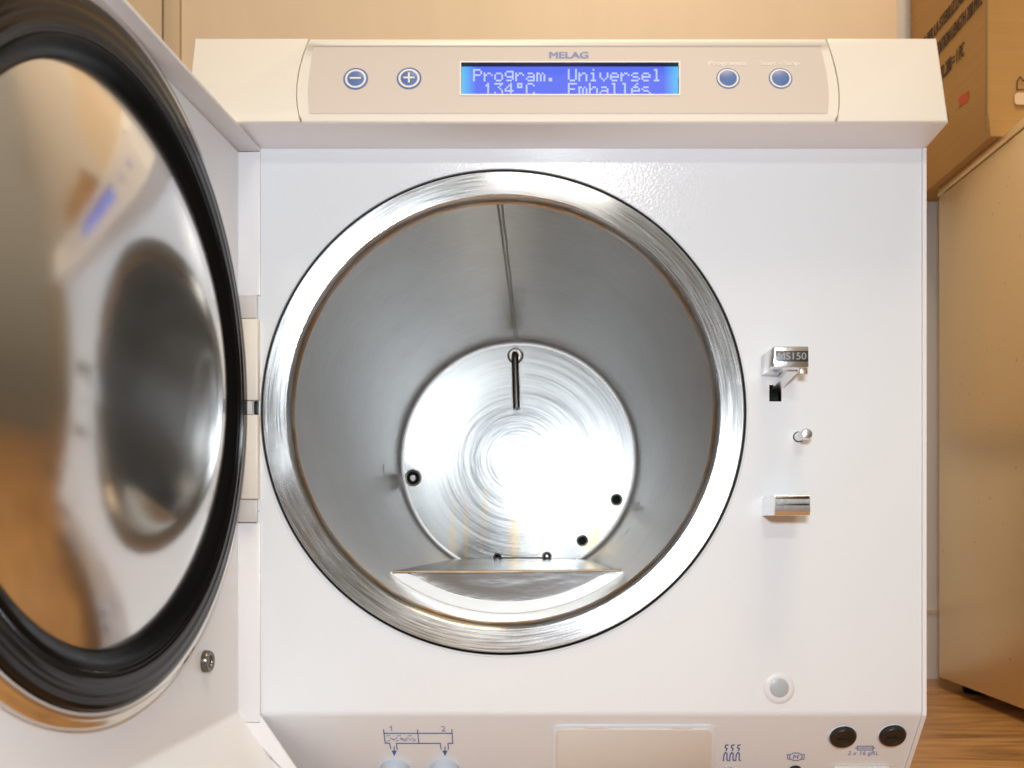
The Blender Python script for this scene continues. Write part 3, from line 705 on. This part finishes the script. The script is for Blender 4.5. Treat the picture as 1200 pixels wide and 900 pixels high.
# fuse caps
for x, y in ((987, 861.5), (1045, 860.0)):
    fc = disc('fuse_collar', SL, x, y+1, 17.5, M['button_rim'], AC, 0.0, [(0.7, -0.0012), (0.93, -0.0012), (1, 0)])
    c_ = disc('fuse_cap', SL, x, y, 15.8, M['black'], AC, 0.0004, [(0, -0.0028), (0.55, -0.0028), (0.62, -0.0032), (0.9, -0.0030), (1, -0.0018), (1, 0)])
    p_ = SL.at(x, y, 0.0035); sc_ = SL.scale(x, y)
    raw('fuse_slot', [p_+SL.u*a*sc_+SL.v*b*sc_ for a, b in ((-7, -1.0), (7, -1.0), (7, 1.0), (-7, 1.0))], [(0, 1, 2, 3)], M['dark'], c_, smooth=0)
strokes('fuse_print', [[(1004.5, 874), (1023, 874), (1023, 878.5), (1004.5, 878.5), (1004.5, 874)], [(1002.5, 876.2), (1025, 876.2)]], 1.0, SL, M['lilac'], AC, 0.0003)
ptext('fuse_print', '2 x 16 gRL', SL, 1011.5, 882.8, 5.6, M['lilac'], AC, 36, 0)
prism('socket_cover', [SL.at(x, y, 0.0022) for x, y in rrect(976, 897.0, 1042, 930, 2)], SL.n*-0.002, M['cream'], AC, bev=0.0004)

# ---------------------------------------------------------------- the open door, hinged at the left
DA = math.radians(3.5)
dvec = Vector((-math.sin(DA), -math.cos(DA), 0)); nvec = Vector((math.cos(DA), -math.sin(DA), 0))
DR = Matrix((dvec, nvec, Vector((0, 0, 1)))).transposed()
DO = Vector((-0.1755, -0.001, 0))
def dpt(t, h, z): return DO+dvec*t+nvec*h+Vector((0, 0, z))
HF = 0.0130; DT = 0.30; DZT = 0.2166; DZB = -0.1110
bm = bmesh.new()
# skin: section in (h, z) swept along t
sec = [(0.0, DZT)]
for i in range(7):
    a = a35*i/6; off = 0.006*math.tan(a35/2)
    sec.append((0.006*(1-math.cos(a)), DZB+off-0.006*math.sin(a)))
sec.append((k*(0.176+DZB), -0.176))
def sweep_t(bm, sec, t0, t1):
    a = [bm.verts.new((t0, h, z)) for h, z in sec]; b = [bm.verts.new((t1, h, z)) for h, z in sec]
    n_ = len(sec); bm.faces.new(a); bm.faces.new(b[::-1])
    for i in range(n_): bm.faces.new((a[i], b[i], b[(i+1) % n_], a[(i+1) % n_]))
sweep_t(bm, sec+[(h-0.002, z) for h, z in sec[::-1]], 0.0, DT)
door = from_bm('door', bm, M['door'], AC, loc=DO, rot=DR, smooth=30)
def dbox(name, t0, t1, h0, h1, z0, z1, m, parent, bev=0.0006):
    bm = bmesh.new(); bm_box(bm, t0, t1, h0, h1, z0, z1, bev); return from_bm(name, bm, m, parent, loc=DO, rot=DR)
dbox('top_flange', -0.0012, DT, -0.0020, HF, DZT+0.0002, DZT+0.0022, M['door'], door)
def z_(py): return (PY-py)*0.0005
for a_, b_ in ((173, 347), (613, 846)):
    dbox('hinge_flange', -0.0016, 0.0002, -0.0020, HF, z_(b_), z_(a_) if a_ > 200 else DZT, M['side'], door)
# slanted foot of the hinge flange
bm = bmesh.new()
secf = [(-0.002, z_(846.3)), (HF, z_(846.3)), (HF, DZB-0.002), (HF+k*(0.176+DZB)-0.0015, -0.176), (k*(0.176+DZB)-0.003, -0.176), (-0.002, DZB-0.003)]
sweep_t(bm, secf, -0.0016, 0.0002)
from_bm('hinge_flange', bm, M['side'], door, loc=DO, rot=DR, smooth=30)
# hinge blocks and knuckles
for a_, b_ in ((375, 470), (487, 585)):
    dbox('hinge_block', -0.0035, 0.0030, 0.0016, 0.0125, z_(b_), z_(a_), M['cream'], door, bev=0.0007)
for a_, b_ in ((347.5, 374.5), (470.5, 486.5), (585.5, 612)):
    dbox('hinge_knuckle', 0.0, 0.0025, 0.0, 0.0118 if a_ != 470.5 else 0.0090, z_(b_), z_(a_), M['knucklegrey'], door)
dbox('hinge_gap', -0.0008, 0.0, 0.0092, 0.0120, z_(486.5), z_(470.5), M['black'], door)
kn = Plane(dpt(-0.001, 0, 0), (0, 0, 1), tuple(-dvec))
text('hinge_lettering', '-606', kn.at(296, 598, 0.0004), kn.rot(), 0.0026, M['castdark'], door, 0.0075)
# screw in the door skin
DPL = Plane(dpt(0, 0, 0), (0, 0, 1), tuple(nvec))
scp = DPL.at(240, 775)
rotn = Matrix((DPL.u, -DPL.n, DPL.v)).transposed()
sc = lathe('door_screw', [(0, -0.0022), (0.0030, -0.0022), (0.0034, -0.0030), (0.0052, -0.0034), (0.0058, -0.0026), (0.0060, 0.0003)], M['tube'], door, n=32, loc=scp, rot=rotn)
# the round lid
LT, LZ, LR = 0.1505, 0.0665, 0.1488
LO = dpt(LT, 0, LZ)
H = 0.0065
rim = lathe('lid_rim', [(LR+0.0030, 0.001), (LR+0.0042, -0.0016), (LR+0.0038, -0.0040), (LR+0.0025, -0.0050), (LR+0.0008, -0.0053), (LR, -H+0.0005), (LR-0.0010, -H), (LR-0.0030, -H), (LR-0.0036, -H+0.0008), (LR-0.0036, -H+0.004)], M['rimsteel'], door, n=256, loc=LO, rot=rotn)
sp_ = []
r0, r1 = LR-0.0037, 0.1290
for i in range(41):                                  # grooved glossy face of the seal
    t = i/40; r = r0+(r1-r0)*t
    y = -H-0.0006-0.0012*math.sin(math.pi*t)**0.5+0.00009*math.cos(t*3.3*2*math.pi)+0.00003*math.cos(t*9.1*2*math.pi)
    sp_.append((r, y))
seal = lathe('door_seal', [(r0, -H+0.003)]+sp_+[(0.1286, -H+0.001)], M['rubber'], door, n=256, loc=LO, rot=rotn)
lathe('seal_lip', [(0.1291, -H+0.001), (0.1288, -H-0.0010), (0.1278, -H-0.0018), (0.1262, -H-0.0014), (0.1230, -H+0.0006), (0.1218, -H+0.0018), (0.1203, -H+0.0034)], M['rubbermatt'], seal, n=256, loc=LO, rot=rotn)
DR_, SAG = 0.1203, 0.026
dp = [(0.0, -SAG-H+0.003)]
for i in range(1, 41):
    r = DR_*i/40; u_ = r/DR_
    dp.append((r, -SAG*(1-u_**2.4)-H+0.003))
lathe('lid_mirror', dp, M['dome'], door, n=256, loc=LO, rot=rotn)

# ================================================================ removable sheet lying in the chamber bottom
YS = 0.060
shelf = thing('chamber_tray', (CX, 0.2, CZ-RB), 'flat steel plate with curved front lip lying in the bottom of the chamber', 'tray')
bm = bmesh.new(); rows = []
def hz_(y): return CZ-0.0966-0.0058*(y-YS)/(LB-YS)
yb = LB-0.012
for i in range(9):
    y = YS+(yb-YS)*i/8; z = hz_(y); w = math.sqrt((RB-0.0008)**2-(z-CZ)**2)
    rows.append([bm.verts.new((CX+w*(q/10-1), y, z)) for q in range(21)])
for a, b in zip(rows, rows[1:]):
    for q in range(20): bm.faces.new((a[q], a[q+1], b[q+1], b[q]))
ex = bmesh.ops.extrude_face_region(bm, geom=list(bm.faces))
for v in ex['geom']:
    if isinstance(v, bmesh.types.BMVert): v.co.z -= 0.0008
from_bm('tray_plate', bm, M['shelf'], shelf, smooth=0)
# front lip: circular segment
z0 = hz_(YS)-0.0010
def seg(name, r, y, th, m, ztop, rin=None):
    w = math.sqrt(r*r-(ztop-CZ)**2); n_ = 40; bm = bmesh.new(); lo = []; hi = []
    for i in range(n_+1):
        x = -w+2*w*i/n_; zl = -math.sqrt(r*r-x*x)
        if rin:
            zh = -math.sqrt(rin*rin-x*x) if abs(x) < rin else ztop-CZ
            zh = min(zh, ztop-CZ); zh = max(zh, zl)
        else: zh = ztop-CZ
        lo.append((CX+x, y, CZ+min(zl, zh))); hi.append((CX+x, y, CZ+zh+1e-6))
    a = [bm.verts.new(p) for p in lo]; b = [bm.verts.new(p) for p in hi]
    for i in range(n_): bm.faces.new((a[i], a[i+1], b[i+1], b[i]))
    ex = bmesh.ops.extrude_face_region(bm, geom=list(bm.faces))
    for v in ex['geom']:
        if isinstance(v, bmesh.types.BMVert): v.co.y += th
    return from_bm(name, bm, m, shelf, smooth=0)
seg('front_lip', RB-0.0075, YS+0.0004, 0.0010, M['lipsteel'], z0)
seg('lip_edge', RB-0.0002, YS-0.0008, 0.0022, M['whiteband'], z0, RB-0.0075)
bm = bmesh.new(); w = math.sqrt((RB-0.001)**2-(z0-CZ)**2)
tube_bm(bm, [(CX-w, YS-0.0008, z0+0.0010), (CX+w, YS-0.0008, z0+0.0018)], 0.0008, 8)
from_bm('tarnished_fold', bm, M['brown'], shelf)
for px_ in (0.0,):
    bm = bmesh.new(); tube_bm(bm, [(CX-0.022, yb-0.03, hz_(yb-0.03)+0.002), (CX+0.030, yb-0.03, hz_(yb-0.03)+0.002)], 0.0007, 8)
    from_bm('wire_loop', bm, M['castdark'], shelf)
